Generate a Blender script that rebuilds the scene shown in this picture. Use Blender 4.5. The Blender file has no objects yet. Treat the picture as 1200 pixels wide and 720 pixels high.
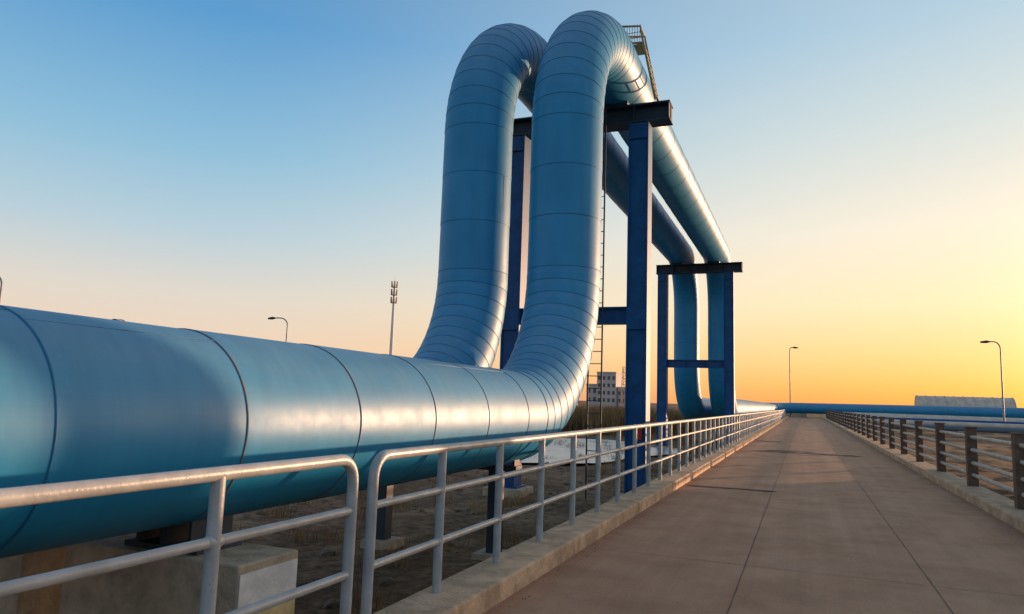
import bpy, math, random
from mathutils import Vector, Matrix, noise
random.seed(7)
sc=bpy.context.scene
def lin(c):
    return tuple(((x/255)/12.92 if x/255<=.04045 else ((x/255+.055)/1.055)**2.4) for x in c)+(1,)
# ---------------- materials ----------------
def mat(name,col,rough=.6,metal=0,var=.12,scale=4,bump=0,bscale=20,coat=0,spec=.5,col2=None,thr=(.4,.65),rust=None):
    m=bpy.data.materials.new(name);m.use_nodes=True;nt=m.node_tree;N=nt.nodes;L=nt.links
    b=N['Principled BSDF'];b.inputs['Roughness'].default_value=rough;b.inputs['Metallic'].default_value=metal
    b.inputs['Coat Weight'].default_value=coat;b.inputs['Coat Roughness'].default_value=.25
    b.inputs['Specular IOR Level'].default_value=spec
    tc=N.new('ShaderNodeTexCoord');n=N.new('ShaderNodeTexNoise');n.inputs['Scale'].default_value=scale;n.inputs['Detail'].default_value=8
    n.inputs['Roughness'].default_value=.65
    L.new(tc.outputs['Object'],n.inputs['Vector'])
    r=N.new('ShaderNodeValToRGB');L.new(n.outputs['Fac'],r.inputs['Fac'])
    c2=col2 if col2 else tuple(min(1,x*(1+var)) for x in col)
    c1=tuple(x*(1-var) for x in col) if not col2 else col
    r.color_ramp.elements[0].position=thr[0];r.color_ramp.elements[0].color=(*c1,1)
    r.color_ramp.elements[1].position=thr[1];r.color_ramp.elements[1].color=(*c2,1)
    out=r.outputs['Color']
    if rust:
        n3=N.new('ShaderNodeTexNoise');n3.inputs['Scale'].default_value=rust[0];n3.inputs['Detail'].default_value=10;n3.inputs['Roughness'].default_value=.75
        L.new(tc.outputs['Object'],n3.inputs['Vector'])
        r3=N.new('ShaderNodeValToRGB');L.new(n3.outputs['Fac'],r3.inputs['Fac']);r3.color_ramp.elements[0].position=rust[1];r3.color_ramp.elements[0].color=(0,0,0,1);r3.color_ramp.elements[1].position=rust[1]+.05;r3.color_ramp.elements[1].color=(.8,.8,.8,1)
        mx=N.new('ShaderNodeMix');mx.data_type='RGBA';L.new(r3.outputs['Color'],mx.inputs['Factor']);L.new(out,mx.inputs['A']);mx.inputs['B'].default_value=(.13,.06,.03,1);out=mx.outputs['Result']
    L.new(out,b.inputs['Base Color'])
    if bump:
        n2=N.new('ShaderNodeTexNoise');n2.inputs['Scale'].default_value=bscale;n2.inputs['Detail'].default_value=6
        L.new(tc.outputs['Object'],n2.inputs['Vector'])
        bp=N.new('ShaderNodeBump');bp.inputs['Strength'].default_value=bump;bp.inputs['Distance'].default_value=.02
        L.new(n2.outputs['Fac'],bp.inputs['Height']);L.new(bp.outputs['Normal'],b.inputs['Normal'])
    return m
def pipe_mat():
    m=bpy.data.materials.new('pipe_paint');m.use_nodes=True;nt=m.node_tree;N=nt.nodes;L=nt.links;b=N['Principled BSDF']
    b.inputs['Specular IOR Level'].default_value=.42
    tc=N.new('ShaderNodeTexCoord')
    def ns(s,st=(1,1,1),d=7):
        mp=N.new('ShaderNodeMapping');mp.inputs['Scale'].default_value=st;L.new(tc.outputs['Object'],mp.inputs['Vector'])
        n=N.new('ShaderNodeTexNoise');n.inputs['Scale'].default_value=s;n.inputs['Detail'].default_value=d;n.inputs['Roughness'].default_value=.62
        L.new(mp.outputs['Vector'],n.inputs['Vector']);return n
    def ramp(n,p0,c0,p1,c1):
        r=N.new('ShaderNodeValToRGB');L.new(n.outputs['Fac'],r.inputs['Fac']);e=r.color_ramp.elements;e[0].position=p0;e[0].color=(*c0,1);e[1].position=p1;e[1].color=(*c1,1);return r
    a=ramp(ns(.9),.35,(.008,.225,.44),.7,(.016,.27,.51))
    # sunlit grey painted into the colour of upward-facing cladding
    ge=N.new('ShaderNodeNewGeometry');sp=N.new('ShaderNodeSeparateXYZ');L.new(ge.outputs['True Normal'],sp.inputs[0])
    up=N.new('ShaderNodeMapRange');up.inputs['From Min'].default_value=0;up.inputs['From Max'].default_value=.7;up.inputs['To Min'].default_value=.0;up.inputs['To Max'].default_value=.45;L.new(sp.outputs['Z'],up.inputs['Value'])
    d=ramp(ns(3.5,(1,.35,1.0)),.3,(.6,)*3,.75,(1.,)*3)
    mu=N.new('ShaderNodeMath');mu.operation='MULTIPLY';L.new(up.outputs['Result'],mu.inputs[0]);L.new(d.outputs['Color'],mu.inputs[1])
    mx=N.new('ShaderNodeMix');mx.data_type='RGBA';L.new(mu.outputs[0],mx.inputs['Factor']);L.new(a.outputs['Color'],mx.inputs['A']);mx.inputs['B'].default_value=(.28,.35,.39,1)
    s=ramp(ns(2.2,(1.2,4.5,.25)),.40,(.92,.93,.95),.6,(1.02,1.02,1.02))
    m2=N.new('ShaderNodeMix');m2.data_type='RGBA';m2.blend_type='MULTIPLY';m2.inputs['Factor'].default_value=1
    L.new(mx.outputs['Result'],m2.inputs['A']);L.new(s.outputs['Color'],m2.inputs['B']);L.new(m2.outputs['Result'],b.inputs['Base Color'])
    r=ramp(ns(3),.35,(.42,)*3,.7,(.52,)*3);L.new(r.outputs['Color'],b.inputs['Roughness'])
    bp=N.new('ShaderNodeBump');bp.inputs['Strength'].default_value=.2;bp.inputs['Distance'].default_value=.02
    n2=ns(1.6,(1,1,1),3);L.new(n2.outputs['Fac'],bp.inputs['Height']);L.new(bp.outputs['Normal'],b.inputs['Normal'])
    return m
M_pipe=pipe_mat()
M_seam=mat('seam_band',(.012,.16,.32),.5,0,.2,6)
M_rust=mat('seam_rust',(.06,.17,.26),.7,0,.5,9,col2=(.22,.14,.09))
M_steelblue=mat('steel_blue_paint',(.006,.075,.225),.5,0,.18,3,.05,30,spec=.3,rust=(6,.70))
M_steeldark=mat('steel_dark_paint',(.02,.035,.06),.6,0,.2,3)
M_rail=mat('railing_paint',(.42,.41,.40),.38,0,.14,6,.10,60,0,.6,rust=(14,.66))
M_conc=mat('kerb_concrete',(.62,.395,.24),.85,0,.25,4,.5,40)
M_white=mat('whitewash',(.82,.77,.72),.8,0,.12,7,.2,30)
M_cream=mat('cream_paint',(.75,.54,.25),.8,0,.15,7,.2,30)
M_block=mat('block_concrete',(.52,.39,.27),.85,0,.22,5,.4,30)
M_postb=mat('post_brown',(.16,.09,.055),.8,0,.25,7,.3,30)
M_railr=mat('rail_weathered',(.50,.41,.34),.55,0,.2,5,rust=(9,.62))
M_joint=mat('joint_tar',(.07,.05,.042),.85,0,.2,8)
M_joint2=mat('joint_line',(.17,.105,.07),.85,0,.3,2)
M_lamp=mat('lamp_galvanised',(.30,.31,.32),.5,.3,.1,3)
M_bldg=mat('building_render',(.56,.48,.44),.8,0,.1,.2)
M_glass=mat('window_glass',(.06,.07,.09),.25,0,.1,.5)
M_lattice=mat('tower_paint',(.30,.20,.18),.6,0,.1,.5)
M_lightpipe=mat('pale_cladding',(.70,.56,.44),.6,0,.15,1)
M_reed=mat('dry_reed',(.32,.18,.07),.9,0,.4,1.5)
M_yel=mat('yellowed_steel',(.30,.22,.10),.6,0,.2,4)
M_stone=mat('stone',(.22,.15,.10),.9,0,.3,5)
M_red=mat('red_paint',(.45,.03,.02),.5,0,.15,5)
M_grit=mat('grit',(.30,.20,.13),.95,0,.4,9)

def ground_mat():
    m=bpy.data.materials.new('soil');m.use_nodes=True;nt=m.node_tree;N=nt.nodes;L=nt.links;b=N['Principled BSDF'];b.inputs['Roughness'].default_value=.95
    b.inputs['Specular IOR Level'].default_value=.15
    tc=N.new('ShaderNodeTexCoord')
    def ns(s,d=8):
        n=N.new('ShaderNodeTexNoise');n.inputs['Scale'].default_value=s;n.inputs['Detail'].default_value=d;n.inputs['Roughness'].default_value=.7
        L.new(tc.outputs['Object'],n.inputs['Vector']);return n
    a=ns(.5);c=ns(5)
    r=N.new('ShaderNodeValToRGB');L.new(a.outputs['Fac'],r.inputs['Fac'])
    e=r.color_ramp.elements;e[0].position=.35;e[0].color=(.17,.09,.05,1);e[1].position=.68;e[1].color=(.42,.25,.145,1)
    r2=N.new('ShaderNodeValToRGB');L.new(c.outputs['Fac'],r2.inputs['Fac']);e=r2.color_ramp.elements;e[0].position=.35;e[0].color=(.35,.35,.35,1);e[1].position=.7;e[1].color=(1.3,1.3,1.3,1)
    mx=N.new('ShaderNodeMix');mx.data_type='RGBA';mx.blend_type='MULTIPLY';mx.inputs['Factor'].default_value=1
    L.new(r.outputs['Color'],mx.inputs['A']);L.new(r2.outputs['Color'],mx.inputs['B']);L.new(mx.outputs['Result'],b.inputs['Base Color'])
    bp=N.new('ShaderNodeBump');bp.inputs['Strength'].default_value=.8;bp.inputs['Distance'].default_value=.06
    n3=ns(9);L.new(n3.outputs['Fac'],bp.inputs['Height']);L.new(bp.outputs['Normal'],b.inputs['Normal'])
    return m
M_soil=ground_mat()
def road_mat():
    m=bpy.data.materials.new('road_concrete');m.use_nodes=True;nt=m.node_tree;N=nt.nodes;L=nt.links;b=N['Principled BSDF']
    b.inputs['Specular IOR Level'].default_value=.25
    tc=N.new('ShaderNodeTexCoord')
    def ns(s,d=8,st=None):
        n=N.new('ShaderNodeTexNoise');n.inputs['Scale'].default_value=s;n.inputs['Detail'].default_value=d;n.inputs['Roughness'].default_value=.65
        if st:
            mp=N.new('ShaderNodeMapping');mp.inputs['Scale'].default_value=st;L.new(tc.outputs['Object'],mp.inputs['Vector']);L.new(mp.outputs['Vector'],n.inputs['Vector'])
        else: L.new(tc.outputs['Object'],n.inputs['Vector'])
        return n
    def ramp(n,p0,c0,p1,c1):
        r=N.new('ShaderNodeValToRGB');L.new(n.outputs['Fac'],r.inputs['Fac']);e=r.color_ramp.elements;e[0].position=p0;e[0].color=(*c0,1);e[1].position=p1;e[1].color=(*c1,1);return r
    def mul(a,bb):
        mx=N.new('ShaderNodeMix');mx.data_type='RGBA';mx.blend_type='MULTIPLY';mx.inputs['Factor'].default_value=1
        L.new(a,mx.inputs['A']);L.new(bb,mx.inputs['B']);return mx.outputs['Result']
    base=ramp(ns(.35,6,(1,.35,1)),.3,(.52,.255,.14),.7,(.62,.325,.19))
    st=ramp(ns(1.3,9),.36,(.82,.80,.79),.56,(1,1,1))
    fine=ramp(ns(60,4),.3,(.80,.80,.80),.7,(1.14,1.14,1.14))
    spot=ramp(ns(14,3),.24,(.7,.68,.66),.31,(1,1,1))
    tr=ramp(ns(1.2,5,(2.2,.06,1)),.35,(.88,.86,.85),.6,(1.03,1.03,1.03))
    o=mul(mul(mul(mul(base.outputs['Color'],st.outputs['Color']),fine.outputs['Color']),tr.outputs['Color']),spot.outputs['Color'])
    sx=N.new('ShaderNodeSeparateXYZ');L.new(tc.outputs['Object'],sx.inputs[0])
    ab=N.new('ShaderNodeMath');ab.operation='SUBTRACT';L.new(sx.outputs['X'],ab.inputs[0]);ab.inputs[1].default_value=.24
    a2=N.new('ShaderNodeMath');a2.operation='ABSOLUTE';L.new(ab.outputs[0],a2.inputs[0])
    nn=ns(3,6);ad=N.new('ShaderNodeMath');ad.operation='MULTIPLY_ADD';L.new(nn.outputs['Fac'],ad.inputs[0]);ad.inputs[1].default_value=.7;L.new(a2.outputs[0],ad.inputs[2])
    g=N.new('ShaderNodeMapRange');g.inputs['From Min'].default_value=2.35;g.inputs['From Max'].default_value=2.75;g.inputs['To Min'].default_value=1;g.inputs['To Max'].default_value=.7;L.new(ad.outputs[0],g.inputs['Value'])
    o=mul(o,g.outputs['Result'])
    L.new(o,b.inputs['Base Color'])
    rr=ramp(ns(1.1,6),.35,(.65,)*3,.65,(.88,)*3);L.new(rr.outputs['Color'],b.inputs['Roughness'])
    bp=N.new('ShaderNodeBump');bp.inputs['Strength'].default_value=.3;bp.inputs['Distance'].default_value=.008
    n3=ns(40);L.new(n3.outputs['Fac'],bp.inputs['Height']);L.new(bp.outputs['Normal'],b.inputs['Normal'])
    return m
M_road=road_mat()
M_ice=mat('pale_ice',(.5,.5,.5),.3,0,.2,.6)

# ---------------- mesh builder ----------------
class MB:
    def __init__(s): s.v=[];s.f=[];s.m=[];s.sm=[]
    def add(s,vs,fs,mi=0,smooth=False):
        o=len(s.v);s.v+= [tuple(x) for x in vs]
        for f in fs: s.f.append([o+i for i in f]);s.m.append(mi);s.sm.append(smooth)
    def box(s,x0,x1,y0,y1,z0,z1,mi=0,R=None,bev=0):
        vs=[Vector((x,y,z)) for z in(z0,z1) for y in (y0,y1) for x in (x0,x1)]
        if R is not None:
            c=Vector(((x0+x1)/2,(y0+y1)/2,(z0+z1)/2));vs=[c+R@(v-c) for v in vs]
        s.add(vs,[(0,2,3,1),(4,5,7,6),(0,1,5,4),(2,6,7,3),(0,4,6,2),(1,3,7,5)],mi)
    def tube(s,pts,r,n=12,mi=0,caps=True,rs=None):
        pts=[Vector(p) for p in pts];rings=[]
        t0=(pts[1]-pts[0]).normalized();up=Vector((0,0,1)) if abs(t0.z)<.9 else Vector((1,0,0))
        a=t0.cross(up).normalized()
        for i,p in enumerate(pts):
            if i==0:t=t0
            elif i==len(pts)-1:t=(pts[i]-pts[i-1]).normalized()
            else:t=((pts[i]-pts[i-1]).normalized()+(pts[i+1]-pts[i]).normalized()).normalized()
            a=(a-t*a.dot(t)).normalized();b=t.cross(a)
            rr=rs[i] if rs else r
            rings.append([p+rr*(math.cos(k*2*math.pi/n)*a+math.sin(k*2*math.pi/n)*b) for k in range(n)])
        vs=[v for g in rings for v in g];fs=[]
        for i in range(len(pts)-1):
            for k in range(n):
                k2=(k+1)%n;fs.append((i*n+k,i*n+k2,(i+1)*n+k2,(i+1)*n+k))
        s.add(vs,fs,mi,True)
        if caps:
            s.add(rings[0],[tuple(range(n))[::-1]],mi);s.add(rings[-1],[tuple(range(n))],mi)
    def build(s,name,mats,parent=None,bevel=0):
        me=bpy.data.meshes.new(name);me.from_pydata(s.v,[],s.f);
        for m in mats: me.materials.append(m)
        for p,mi,sm in zip(me.polygons,s.m,s.sm): p.material_index=mi;p.use_smooth=sm
        me.update();ob=bpy.data.objects.new(name,me);sc.collection.objects.link(ob)
        if parent: ob.parent=parent
        if bevel:
            b=ob.modifiers.new('b','BEVEL');b.width=bevel;b.segments=2;b.limit_method='ANGLE';b.angle_limit=math.radians(50)
        return ob
def empty(name):
    e=bpy.data.objects.new(name,None);sc.collection.objects.link(e);return e

# ---------------- pipelines ----------------
RP=.712;ZP=1.219;ZT=9.713;RB=2.763
def pipe_loop(name,X,y0,y1,Yr,Yf,seam0):
    par=empty(name)
    e1=Vector((1,0,0))
    st=[]
    def S(y,z,t,k): st.append((Vector((X,y,z)),Vector((0,t[0],t[1])),k))
    y=seam0
    while y>y0: y-=1.4
    while y<Yr-RB-.5: S(y,ZP,(1,0),'s');y+=1.4
    NE=13
    def arc(cy,cz,a0,a1,sgn):
        for i in range(NE+1):
            a=a0+(a1-a0)*i/NE
            S(cy+RB*math.cos(a),cz+RB*math.sin(a),(-math.sin(a)*sgn,math.cos(a)*sgn),'e')
    arc(Yr-RB,ZP+RB,-math.pi/2,0,1)
    nz=3
    for i in range(1,nz): S(Yr,ZP+RB+(ZT-ZP-2*RB)*i/nz,(0,1),'s')
    arc(Yr+RB,ZT-RB,math.pi,math.pi/2,-1)
    L=(Yf-RB)-(Yr+RB);k=int(L/1.4)
    for i in range(1,k): S(Yr+RB+L*i/k,ZT,(1,0),'s')
    arc(Yf-RB,ZT-RB,math.pi/2,0,-1)
    for i in range(1,nz): S(Yf,ZT-RB-(ZT-ZP-2*RB)*i/nz,(0,-1),'s')
    arc(Yf+RB,ZP+RB,math.pi,math.pi*1.5,1)
    y=Yf+RB+1.4
    while y<y1: S(y,ZP,(1,0),'s');y+=1.4
    S(y1,ZP,(1,0),'s')
    n=80;mb=MB();sb=MB()
    def ring(c,t,rr):
        e2=t.cross(e1);return [c+rr*(math.cos(a*2*math.pi/n)*e1+math.sin(a*2*math.pi/n)*e2) for a in range(n)]
    Q=[(a,(a+1)%n,n+(a+1)%n,n+a) for a in range(n)]
    for i in range(len(st)-1):
        c0,t0,k0=st[i];c1,t1,k1=st[i+1]
        j=random.uniform(-.0015,.0015)
        if k0=='e' and k1=='e':
            mid=(c0+c1)/2;tm=(t0+t1).normalized()
            a=ring(c0,t0,RP+.001);b=ring(mid,tm,RP+.005);c=ring(c1,t1,RP-.002)
            mb.add(a+b+c,Q+[tuple(q+n for q in f) for f in Q],0,True)
        else:
            mb.add(ring(c0,t0,RP+.003+j)+ring(c1,t1,RP-.002+j),Q,0,True)
        w=.009 if k0=='s' else .007;h=.004 if k0=='s' else .005
        near=c0.y<9 and k0=='s'
        if near: w=.008;h=.005
        a=ring(c0-t0*w,t0,RP);b=ring(c0-t0*w*.6,t0,RP+h);c=ring(c0+t0*w*.6,t0,RP+h);d=ring(c0+t0*w,t0,RP)
        sb.add(a+b+c+d,Q+[tuple(q+n for q in f) for f in Q]+[tuple(q+2*n for q in f) for f in Q],1 if (near and random.random()<.6) else 0,True)
        if k0=='s' and k1=='s':
            ang=random.uniform(.25,.6)*random.choice((1,-1))+ (math.pi/2 if abs(t0.y)>.5 else .3)
            e2=t0.cross(e1);dd=(math.cos(ang)*e1+math.sin(ang)*e2)*(RP+.000)
            if dd.z<0 and abs(t0.y)>.5: dd.z*=-1
            sb.tube([c0+dd,c1+dd],.004,6,0)
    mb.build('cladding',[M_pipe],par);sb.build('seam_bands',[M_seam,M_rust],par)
    tb=MB()
    ye=y1;pts=[(X,ye,ZP)]
    rr=3+(-X-4.3)
    for i in range(1,9):
        a=math.pi-(math.pi/2)*i/8
        pts.append((X+rr+rr*math.cos(a),ye+rr*math.sin(a),ZP+.2*i/8))
    pts.append((90,ye+rr-2,ZP+1.0));tb.tube(pts,RP+.1,40)
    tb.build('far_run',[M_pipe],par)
    return par
pf=pipe_loop('added_shade_pipeline',-4.308,-14,118,13.215,42.303,2.63)
pb=pipe_loop('added_shade_pipeline',-6.23,-14,120,13.15,42.303,2.1)

def support(y,big=True):
    X=-4.308
    if big:
        e=empty('pipe_support');mb=MB()
        mb.box(-5.15,-3.5,y-.31,y+.31,-1.2,.33,0);
        b=mb.build('concrete_block',[M_block],e,.012)
        m2=MB();m2.box(-3.497,-3.494,y-.296,y+.296,-.02,.27,0);m2.box(-3.497,-3.4935,y-.296,y+.296,-.6,-.022,1);m2.build('painted_face',[M_white,M_cream],e)
        m3=MB();m3.box(X-.35,X+.35,y-.22,y+.22,.333,.37,0);m3.box(X-.03,X+.03,y-.2,y+.2,.37,.56,0)
        for dx in(-.25,.25): m3.box(X+dx-.012,X+dx+.012,y-.2,y+.2,.37,.60,0)
        m3.build('steel_shoe',[M_steeldark],e)
        e2=empty('pipe_support');mb=MB();mb.box(-6.9,-5.6,y-.31,y+.31,-1.2,.33,0);mb.box(-6.3,-6.16,y-.2,y+.2,.333,.6,0);mb.build('concrete_block',[M_block],e2,.012)
    else:
        for X in (-4.308,-6.23):
            e=empty('pipe_support_post');m3=MB()
            m3.box(X-.09,X+.09,y-.10,y+.10,-1.0,.42,0);m3.box(X-.36,X+.36,y-.12,y+.12,.42,.50,0)
            for sg in(-1,1): m3.box(X+sg*.31-.015,X+sg*.31+.015,y-.1,y+.1,.50,.72,0)
            m3.box(X-.25,X+.25,y-.25,y+.25,-1.1,-.78,1)
            m3.build('post',[M_steeldark,M_block],e)
support(-2.2);support(4.25);support(10.2,False)
for y in range(50,118,8): support(y)

# ---------------- trestles ----------------
def hcol(mb,x,y,z0,z1,w=.5,mi=0):
    t=.035
    mb.box(x-w/2,x-w/2+t,y-w/2,y+w/2,z0,z1,mi);mb.box(x+w/2-t,x+w/2,y-w/2,y+w/2,z0,z1,mi);mb.box(x-w/2+t,x+w/2-t,y-.03,y+.03,z0,z1,mi)
    mb.box(x-w/2+t,x+w/2-t,y-w/2+.05,y-w/2+.075,z0,z1,mi)
def ibeam(mb,x0,x1,y,z0,z1,w=.4,mi=0):
    t=.04
    mb.box(x0,x1,y-w/2,y+w/2,z1-t,z1,mi);mb.box(x0,x1,y-w/2,y+w/2,z0,z0+t,mi);mb.box(x0+.003,x1-.003,y-.03,y+.03,z0+t,z1-t,mi)
    k=int((x1-x0)/.8)
    for i in range(k+1):
        x=x0+.02+(x1-x0-.06)*i/k;mb.box(x,x+.02,y-w/2+.01,y+w/2-.01,z0+t,z1-t,mi)
def trestle(y,xa,xb,x0,x1,ladder):
    e=empty('pipe_trestle');mb=MB()
    hcol(mb,xa,y,-.7,8.48);hcol(mb,xb,y,-.7,8.48)
    mb.box(xa-.35,xa+.35,y-.35,y+.35,-.74,-.70,0);mb.box(xb-.35,xb+.35,y-.35,y+.35,-.74,-.70,0)
    ibeam(mb,xb+.25,xa-.25,y,3.4,3.82,.3)
    for x in(xa,xb):
        for z in(3.25,8.05):
            mb.box(x-.22,x+.22,y-.262,y-.252,z,z+.55 if z<8 else z+.4,0)
            for bx in(-.15,.15):
                for bz in(.08,.22,.34): mb.tube([(x+bx,y-.262,z+bz),(x+bx,y-.28,z+bz)],.018,6,0)
    mb.build('frame',[M_steelblue],e)
    b=MB();ibeam(b,x0,x1,y,8.48,8.96,.5)
    for X in(-4.308,-6.23):
        b.box(X-.3,X+.3,y-.3,y+.3,8.963,8.99,0);b.box(X-.3,X-.27,y-.25,y+.25,8.99,9.2,0);b.box(X+.27,X+.3,y-.25,y+.25,8.99,9.2,0)
    b.build('cross_beam',[M_steeldark],e)
    c=MB();
    for x in(xa,xb): c.box(x-.5,x+.5,y-.5,y+.5,-1.3,-.74,0)
    c.build('footings',[M_block],e,.02)
    if ladder:
        pl=MB();pl.box(xa-.02,xa+.16,y-.275,y-.268,.62,.88,0);pl.box(xa-.02,xa+.16,y-.275,y-.268,.89,.98,1);pl.build('warning_plate',[M_red,M_white],e)
        l=MB();lx=-4.72;ly=y-.3
        for dx in(-.17,.17): l.tube([(lx+dx,ly,-.85),(lx+dx,ly,9.1)],.022,8)
        z=-.6
        while z<9: l.tube([(lx-.17,ly,z),(lx+.17,ly,z)],.012,6);z+=.3
        l.build('access_ladder',[M_steeldark],e)
        g=MB()
        for dy in(-.28,.28):
            g.tube([(-3.30,y+dy,9.0),(-3.62,y+dy,10.55),(-3.70,y+dy,11.0),(-4.25,y+dy,11.08)],.028,8)
            g.tube([(-3.62,y+dy,10.55),(-4.25,y+dy,10.6)],.028,8)
            g.tube([(-4.25,y+dy,10.5),(-4.25,y+dy,11.08)],.025,8)
        for i in range(9):
            t=i/8;g.tube([(-3.32-.3*t,y-.28,9.2+1.3*t),(-3.32-.3*t,y+.28,9.2+1.3*t)],.018,6)
        for i in range(1,9):
            x=-3.64-.6*i/9;g.tube([(x,y-.28,10.57),(x,y-.28,11.06)],.009,5)
        for z in(10.7,10.85): g.tube([(-3.66,y-.28,z),(-4.25,y-.28,z)],.009,5)
        g.tube([(-3.7,y-.28,11.0),(-3.7,y+.28,11.0)],.02,6)
        g.box(-4.3,-3.62,y-.28,y+.28,10.5,10.53,0)
        g.build('step_over_ladder',[M_yel],e)
    return e
trestle(17.414,-3.72,-7.02,-7.35,-2.95,True)
trestle(38.977,-3.55,-7.0,-7.35,-2.85,False)

# ---------------- road, kerbs ----------------
YE=117
mb=MB();mb.box(-2.10,2.585,-14,YE,-.9,0,0);mb.build('road',[M_road])
def kerb(x0,x1,name):
    mb=MB();y=-14
    random.seed(3)
    while y<YE:
        y2=min(YE,y+3.0);z=.15+random.uniform(-.004,.004);dx=random.uniform(-.004,.004)
        mb.box(x0+dx,x1+dx,y+.003,y2-.003,-1.0,z,0);y=y2
    return mb.build(name,[M_conc],None,.018)
kerb(-2.50,-2.102,'kerb');kerb(2.588,3.08,'kerb')
mb=MB()
def wavy(x0,y0,x1,y1,w):
    L=math.hypot(x1-x0,y1-y0);k=max(2,int(L/.15));ux,uy=(x1-x0)/L,(y1-y0)/L
    a=[];b=[]
    for i in range(k+1):
        t=i/k;o=.006*noise.noise(Vector((x0+ux*t*L*2,y0+uy*t*L*2,4)));ww=w*(.6+.7*abs(noise.noise(Vector((t*L*4,x0,y0)))))
        px,py=x0+(x1-x0)*t,y0+(y1-y0)*t
        a.append((px-uy*(o-ww),py+ux*(o-ww),.004));b.append((px-uy*(o+ww),py+ux*(o+ww),.004))
    mb.add(a+b,[(i,i+1,k+2+i,k+1+i) for i in range(k)],0)
for x in(-.54,1.02): wavy(x,-14,x,YE,.0055)
y=0.9
while y<YE: wavy(-2.1,y,2.58,y+.01,.004);y+=6.5
mb.build('slab_joints',[M_joint2])
def patch(x0,x1,y,w):
    mb=MB();n=60;top=[];bot=[]
    for i in range(n+1):
        x=x0+(x1-x0)*i/n;e=min(1,min(i,n-i)/5)
        k=noise.noise(Vector((x*3,y,1)))*w*.9;k2=noise.noise(Vector((x*4,y,5)))*w
        top.append((x,y+e*(w+k),.008));bot.append((x,y-e*(w*.6+k2),.008))
    mb.add(bot+top,[(i,i+1,n+2+i,n+1+i) for i in range(n)],0)
    mb.build('tar_patch',[M_joint])
patch(-1.7,1.75,26,.34);patch(-2.08,-.45,13.9,.10);patch(-2.0,-.9,33.5,.5);patch(-1.2,.4,26.9,.22)

# ---------------- left railing ----------------
XR=-2.37;ZTOP=1.13
def rail_seg(ya,yb,posts):
    e=empty('metal_railing');mb=MB();c=.13;zb=.13
    pts=[(XR,ya,zb),(XR,ya,ZTOP-c)]
    for i in range(1,7):
        a=math.pi-(math.pi/2)*i/6;pts.append((XR,ya+c+c*math.cos(a),ZTOP-c+c*math.sin(a)))
    for i in range(0,7):
        a=math.pi/2-(math.pi/2)*i/6;pts.append((XR,yb-c+c*math.cos(a),ZTOP-c+c*math.sin(a)))
    pts.append((XR,yb,zb));mb.tube(pts,.032,16)
    for y in posts:
        dx=random.uniform(-.004,.004)
        mb.tube([(XR+dx,y,zb),(XR,y,ZTOP-.01)],.032,14)
    for z in(.15+.35*.99,.15+.70*.99):
        mb.tube([(XR,ya,z),(XR,yb,z)],.024,12)
        for y in posts:
            mb.tube([(XR,y-.042,z),(XR,y-.030,z),(XR,y+.030,z),(XR,y+.042,z)],.02,10,0,False,[.024,.031,.031,.024])
    mb.build('tubes',[M_rail],e)
rail_seg(-7.0,3.53,[2.5-1.05*i for i in range(9)])
rail_seg(3.74,29.8,[4.618+1.05*i for i in range(24)])
rail_seg(30.0,56.0,[31+1.05*i for i in range(24)])
rail_seg(56.2,82,[57.2+1.05*i for i in range(24)])
rail_seg(82.2,108,[83.2+1.05*i for i in range(24)])
# ---------------- right railing ----------------
e=empty('post_and_rail_fence');pm=MB();rm=MB();XQ=2.92;y=12.7-3.35*6
random.seed(5)
while y<110:
    j=random.uniform(-.01,.01)
    pm.box(XQ-.085,XQ+.085,y-.085,y+.085,.14,1.22+j,0);pm.box(XQ-.1,XQ+.1,y-.1,y+.1,1.22+j,1.25+j,0)
    y+=3.35
for z in(.36,.58,.82,1.06): rm.tube([(XQ,-8,z),(XQ,109,z)],.035,10)
pm.build('posts',[M_postb],e,.008);rm.build('rails',[M_railr],e)

# ---------------- ground ----------------
def hgt(x,y):
    s=min(1,max(0,(x-0)/.5));base=-.9*(1-s)-.22*s
    d=math.hypot(x,y)
    if x<-2.6 or x>3.2:
        base+= .10*noise.noise(Vector((x*.35,y*.35,0)))+.05*noise.noise(Vector((x*1.3,y*1.3,3)))+(.02*noise.noise(Vector((x*5,y*5,7))) if d<40 else 0)
    if x<-25: base+=.6*noise.noise(Vector((x*.03,y*.03,9)))*min(1,(-25-x)/20)
    return base
def axis(lo,hi,near,step):
    a=[0.0];s=step
    while a[-1]<hi:
        if a[-1]>near: s*=1.16
        a.append(a[-1]+s)
    b=[0.0];s=step
    while b[-1]>lo:
        if b[-1]<-near: s*=1.16
        b.append(b[-1]-s)
    return sorted(set(a+b))
xs=axis(-4000,4000,16,.16);ys=axis(-2500,5000,36,.22)
vs=[(x,y,hgt(x,y)) for y in ys for x in xs];nx=len(xs)
fs=[(j*nx+i,j*nx+i+1,(j+1)*nx+i+1,(j+1)*nx+i) for j in range(len(ys)-1) for i in range(nx-1)]
g=MB();g.add(vs,fs,0,True);g.build('ground',[M_soil])
g=MB();n=48;ring=[]
for i in range(n):
    a=i*2*math.pi/n;k=1+.25*noise.noise(Vector((math.cos(a)*1.5,math.sin(a)*1.5,2)))
    ring.append((-11+5.2*k*math.cos(a),33+9*k*math.sin(a),-.80))
g.add(ring,[tuple(range(n))],0);g.build('frozen_pond',[M_ice])
random.seed(11);g=MB()
import bmesh
bm=bmesh.new();bmesh.ops.create_icosphere(bm,subdivisions=1,radius=1);iv=[v.co.copy() for v in bm.verts];iff=[[v.index for v in f.verts] for f in bm.faces];bm.free()
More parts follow.
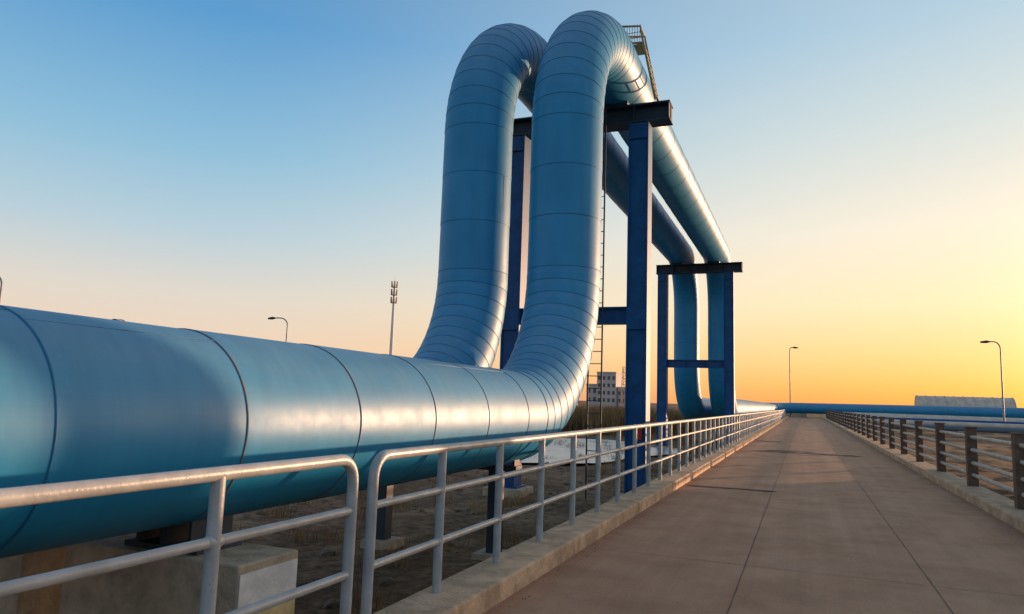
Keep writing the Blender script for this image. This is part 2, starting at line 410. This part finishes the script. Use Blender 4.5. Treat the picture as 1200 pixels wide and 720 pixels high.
def rock(g,x,y,z,r):
    o=random.random()*100
    g.add([Vector((x,y,z+r*.2))+Vector((v.x,v.y*1.1,v.z*.6))*r*(1+.5*noise.noise(v*1.5+Vector((o,0,0)))) for v in iv],iff,0)
for i in range(1500):
    x=random.uniform(-16,-2.7);y=random.uniform(1,40);r=random.choice((.02,.03,.03,.05,.09))*random.uniform(.6,1.4)
    rock(g,x,y,hgt(x,y),r)
g.build('stones',[M_stone])
g=MB()
for i in range(900):
    sdx=random.choice((-1,1));x=(-2.09+abs(random.gauss(0,.10))) if sdx<0 else (2.57-abs(random.gauss(0,.10)))
    rock(g,x,random.uniform(2,40),.001,random.uniform(.002,.008))
for i in range(250): rock(g,random.uniform(-2,2.5),random.uniform(3,25),.001,random.uniform(.0015,.005))
g.build('road_grit',[M_grit])
def blades(name,n,fx,hh,w):
    g=MB()
    for i in range(n):
        x,y=fx();z=hgt(x,y);h=random.uniform(.5,1)*hh;a=random.random()*math.pi;lx=random.gauss(0,.18)*h;ly=random.gauss(0,.18)*h
        dx,dy=math.cos(a)*w,math.sin(a)*w
        g.add([(x-dx,y-dy,z),(x+dx,y+dy,z),(x+lx*.4+dx*.8,y+ly*.4+dy*.8,z+h*.55),(x+lx*.4-dx*.8,y+ly*.4-dy*.8,z+h*.55),(x+lx,y+ly,z+h)],[(0,1,2,3),(3,2,4)],0)
    g.build(name,[M_reed])
def clump(cx,cy,sx,sy):
    cs=[(random.gauss(cx,sx),random.gauss(cy,sy)) for _ in range(60)]
    def f():
        c=random.choice(cs);return min(-8.5,random.gauss(c[0],.8)),random.gauss(c[1],.8)
    return f
blades('dry_reeds',16000,clump(-20,62,7,7),2.2,.03)
def weeds():
    c=random.choice(WC);return min(-2.7,random.gauss(c[0],.18)),random.gauss(c[1],.18)
WC=[(random.uniform(-14,-2.8),random.uniform(5,40)) for _ in range(130)]
blades('dry_weeds',7000,weeds,.30,.006)

# ---------------- background ----------------
def lamp(x,y,h,dirx,z0=-1,arm=1.8):
    e=empty('street_lamp');mb=MB()
    pts=[(x,y,z0),(x,y,h-.8)];
    for i in range(1,7):
        a=(math.pi/2)*i/6;pts.append((x+dirx*arm*.6*(1-math.cos(a)),y,h-.8+.8*math.sin(a)))
    pts.append((x+dirx*arm,y,h))
    rs=[.11]+[.065]*(len(pts)-1);mb.tube(pts,.08,10,0,True,rs)
    mb.build('pole',[M_lamp],e)
    h2=MB();h2.tube([(x+dirx*arm*.9,y,h),(x+dirx*(arm+.25),y,h-.01),(x+dirx*(arm+.8),y,h-.05)],.1,10,0,True,[.07,.16,.10]);h2.build('lamp_head',[M_steeldark],e)
lamp(-50.9,61.8,9.2,-1);lamp(-52.3,33,9.0,-1);lamp(-72.3,60,9.0,-1)
lamp(19.6,90.7,9.2,-1,-1,1.0)
lamp(-2.0,126,11.2,1,-1,.5)
e=empty('telecom_mast');mb=MB();X,Y=-105,171
mb.tube([(X,Y,-1),(X,Y,16),(X,Y,31.5)],.3,12,0,True,[.62,.45,.28]);mb.tube([(X,Y,31.5),(X,Y,34)],.04,6)
mb.build('pole',[M_white],e);mb=MB()
for z in(26.5,28.7,30.9):
    mb.tube([(X,Y,z),(X,Y,z+.12)],.8,16)
    for k in range(16):
        a=k*math.pi/8
        mb.tube([(X+.8*math.cos(a),Y+.8*math.sin(a),z),(X+.8*math.cos(a),Y+.8*math.sin(a),z+1.0)],.03,4)
    for k in range(6):
        a=k*math.pi/3;c=(X+.85*math.cos(a),Y+.85*math.sin(a));mb.box(c[0]-.14,c[0]+.14,c[1]-.14,c[1]+.14,z+.1,z+1.7,0)
mb.build('antennas',[M_lattice],e)
def block_b(x0,x1,y0,y1,h,fl,nw):
    mb.box(x0,x1,y0,y1,-2,h,0);mb.box(x0-.2,x1+.2,y0-.2,y1+.2,h,h+.5,0)
    for f in range(fl):
        for k in range(nw):
            z=1.2+f*(h-1)/fl;w=(x1-x0)/nw;mb.box(x0+w*(k+.25),x0+w*(k+.75),y0-.08,y0+.05,z,z+(h-1)/fl*.5,1)
e=empty('office_building');mb=MB();block_b(-79,-71,290,302,13,4,4);block_b(-84,-79.3,292,302,8,2,2);block_b(-70.7,-66,292,302,7,2,3);mb.build('blocks',[M_bldg,M_glass],e)
e=empty('factory_shed');mb=MB();block_b(-120,-96,300,320,6,1,8);mb.build('walls',[M_bldg,M_glass],e)
e=empty('lattice_tower');mb=MB();X,Y=-57,247
for k in range(7):
    z=-1+k*2.1;w=1.5-.08*k;w2=1.5-.08*(k+1)
    c=[(-1,-1),(1,-1),(1,1),(-1,1)]
    for i in range(4):
        a=c[i];b=c[(i+1)%4]
        mb.tube([(X+a[0]*w,Y+a[1]*w,z),(X+a[0]*w2,Y+a[1]*w2,z+2.1)],.1,5)
        mb.tube([(X+a[0]*w,Y+a[1]*w,z),(X+b[0]*w2,Y+b[1]*w2,z+2.1)],.06,4)
        mb.tube([(X+a[0]*w,Y+a[1]*w,z),(X+b[0]*w,Y+b[1]*w,z)],.06,4)
mb.build('frame',[M_lattice],e)
e=empty('vaulted_storage_shed');mb=MB();cx,cy=31,176;Lh=8.6;n=16;r=3.2;vs=[];fs=[]
prof=[(-r,-1)]+[(-r*math.cos(math.pi*i/n),2.0+2.9*math.sin(math.pi*i/n)) for i in range(n+1)]+[(r,-1)]
for s_ in(-Lh,Lh): vs+=[(cx+s_,cy+p[0],p[1]) for p in prof]
m=len(prof);fs=[(i,i+1,m+i+1,m+i) for i in range(m-1)]
mb.add(vs,fs,0);mb.add(vs[:m],[tuple(range(m))],0);mb.add(vs[m:],[tuple(range(m))[::-1]],0)
for k in range(11):
    x=cx-Lh+2*Lh*k/10
    mb.tube([(x,cy+p[0]*1.01,p[1]+.03) for p in prof],.09,5)
mb.build('shell',[M_lightpipe],e)
def fieldpipe(x0,y0,x1,y1,z,r,m_):
    e=empty('field_pipe');mb=MB();mb.tube([(x0,y0,z),(x1,y1,z)],r,20);mb.build('pipe',[m_],e)
    s=MB();L=math.hypot(x1-x0,y1-y0);k=int(L/5)
    for i in range(k+1):
        t=(i+.3)/(k+1);x=x0+(x1-x0)*t;y=y0+(y1-y0)*t;s.box(x-.2,x+.2,y-.2,y+.2,-.5,z-r+.03,0)
    s.build('sleepers',[M_block],e)
fieldpipe(4.5,112,80,106,.75,.35,M_lightpipe)
fieldpipe(4.5,100,80,95,.7,.28,M_lightpipe)
fieldpipe(4.5,86,80,82,.55,.25,M_steelblue)
fieldpipe(4.5,74,80,70,.5,.22,M_lightpipe)
fieldpipe(4.5,62,80,60,.35,.2,M_rust)

e=empty('added_shade_pipeline');mb=MB();zz=1.16  # unseen pipeline, added to shade the road and lower half of near pipe
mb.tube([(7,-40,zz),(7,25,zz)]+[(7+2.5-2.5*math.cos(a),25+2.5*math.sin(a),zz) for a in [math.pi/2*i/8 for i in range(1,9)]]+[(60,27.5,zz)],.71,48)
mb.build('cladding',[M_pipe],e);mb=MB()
for y in range(-38,25,6): mb.box(6.4,7.6,y-.3,y+.3,-.6,.46,0)
mb.build('blocks',[M_block],e)
e=empty('added_shadow_stack');mb=MB();mb.tube([(7,19.6,1.8),(7,19.6,9)],.38,32);mb.tube([(7,19.6,9),(7,19.6,9.1)],.5,32);mb.build('shaft',[M_steelblue],e)  # unseen stack, added to cast the curved shadow on the near pipe

# ---------------- sky ----------------
AZ=math.radians(33);EL=math.radians(3.0)
sd=Vector((math.sin(AZ)*math.cos(EL),math.cos(AZ)*math.cos(EL),math.sin(EL)))
w=bpy.data.worlds.new('World');sc.world=w;w.use_nodes=True;nt=w.node_tree;N=nt.nodes;L=nt.links
bg=N['Background'];bg.inputs['Strength'].default_value=1
tc=N.new('ShaderNodeTexCoord');nrm=N.new('ShaderNodeVectorMath');nrm.operation='NORMALIZE';L.new(tc.outputs['Generated'],nrm.inputs[0])
sep=N.new('ShaderNodeSeparateXYZ');L.new(nrm.outputs[0],sep.inputs[0])
def ramp(els):
    r=N.new('ShaderNodeValToRGB');L.new(sep.outputs['Z'],r.inputs['Fac']);cr=r.color_ramp;cr.interpolation='LINEAR'
    while len(cr.elements)<len(els): cr.elements.new(.5)
    for e_,(p,c) in zip(cr.elements,els): e_.position=p;e_.color=lin(c)
    return r
away=ramp([(0,(226,186,160)),(.05,(232,202,180)),(.12,(218,208,198)),(.20,(178,200,212)),(.30,(136,184,212)),(.45,(84,150,202)),(.65,(95,130,165)),(1,(118,125,145))])
tow=ramp([(0,(240,150,74)),(.03,(248,176,92)),(.07,(251,200,130)),(.13,(251,222,176)),(.22,(244,229,206)),(.34,(210,218,214)),(.45,(180,205,218)),(1,(118,130,150))])
dt=N.new('ShaderNodeVectorMath');dt.operation='DOT_PRODUCT';L.new(nrm.outputs[0],dt.inputs[0]);h=Vector((math.sin(math.radians(36)),math.cos(math.radians(36)),0));dt.inputs[1].default_value=h
mr=N.new('ShaderNodeMapRange');mr.interpolation_type='SMOOTHSTEP';mr.inputs['From Min'].default_value=.1;mr.inputs['From Max'].default_value=1.0;L.new(dt.outputs['Value'],mr.inputs['Value'])
mx=N.new('ShaderNodeMix');mx.data_type='RGBA';L.new(mr.outputs['Result'],mx.inputs['Factor']);L.new(away.outputs['Color'],mx.inputs['A']);L.new(tow.outputs['Color'],mx.inputs['B'])
sky=N.new('ShaderNodeTexSky');sky.sky_type='NISHITA';sky.sun_disc=False;sky.sun_elevation=EL;sky.sun_rotation=AZ
ad=N.new('ShaderNodeMix');ad.data_type='RGBA';ad.blend_type='ADD';ad.inputs['Factor'].default_value=.04
L.new(mx.outputs['Result'],ad.inputs['A']);L.new(sky.outputs['Color'],ad.inputs['B'])
d3=N.new('ShaderNodeVectorMath');d3.operation='DOT_PRODUCT';L.new(nrm.outputs[0],d3.inputs[0]);d3.inputs[1].default_value=sd
mxx=N.new('ShaderNodeMath');mxx.operation='MAXIMUM';L.new(d3.outputs['Value'],mxx.inputs[0]);mxx.inputs[1].default_value=0
pw=N.new('ShaderNodeMath');pw.operation='POWER';L.new(mxx.outputs[0],pw.inputs[0]);pw.inputs[1].default_value=85
sc_=N.new('ShaderNodeVectorMath');sc_.operation='SCALE';sc_.inputs[0].default_value=(14,8.0,3.6);L.new(pw.outputs[0],sc_.inputs['Scale'])
a3=N.new('ShaderNodeVectorMath');a3.operation='ADD';L.new(ad.outputs['Result'],a3.inputs[0]);L.new(sc_.outputs[0],a3.inputs[1])
L.new(a3.outputs[0],bg.inputs['Color'])

sl=bpy.data.lights.new('sun','SUN');sl.energy=5;sl.angle=math.radians(.5);sl.color=(1,.60,.35)
so=bpy.data.objects.new('sun',sl);sc.collection.objects.link(so);so.rotation_euler=(-sd).to_track_quat('-Z','Y').to_euler()

# ---------------- camera ----------------
yw,pt,rl=map(math.radians,(22.132,7.208,1.906))
F=Vector((-math.sin(yw)*math.cos(pt),math.cos(yw)*math.cos(pt),math.sin(pt)));R=Vector((math.cos(yw),math.sin(yw),0));U=R.cross(F)
R2=R*math.cos(rl)+U*math.sin(rl);U2=U*math.cos(rl)-R*math.sin(rl)
cd=bpy.data.cameras.new('camera');co=bpy.data.objects.new('camera',cd);sc.collection.objects.link(co)
co.matrix_world=Matrix((( R2.x,U2.x,-F.x,0),(R2.y,U2.y,-F.y,0),(R2.z,U2.z,-F.z,1.5),(0,0,0,1)))
cd.sensor_width=36;cd.lens=842.94/1200*36;cd.clip_end=9000;cd.clip_start=.05
sc.camera=co
sc.view_settings.view_transform='Standard';sc.view_settings.look='None'
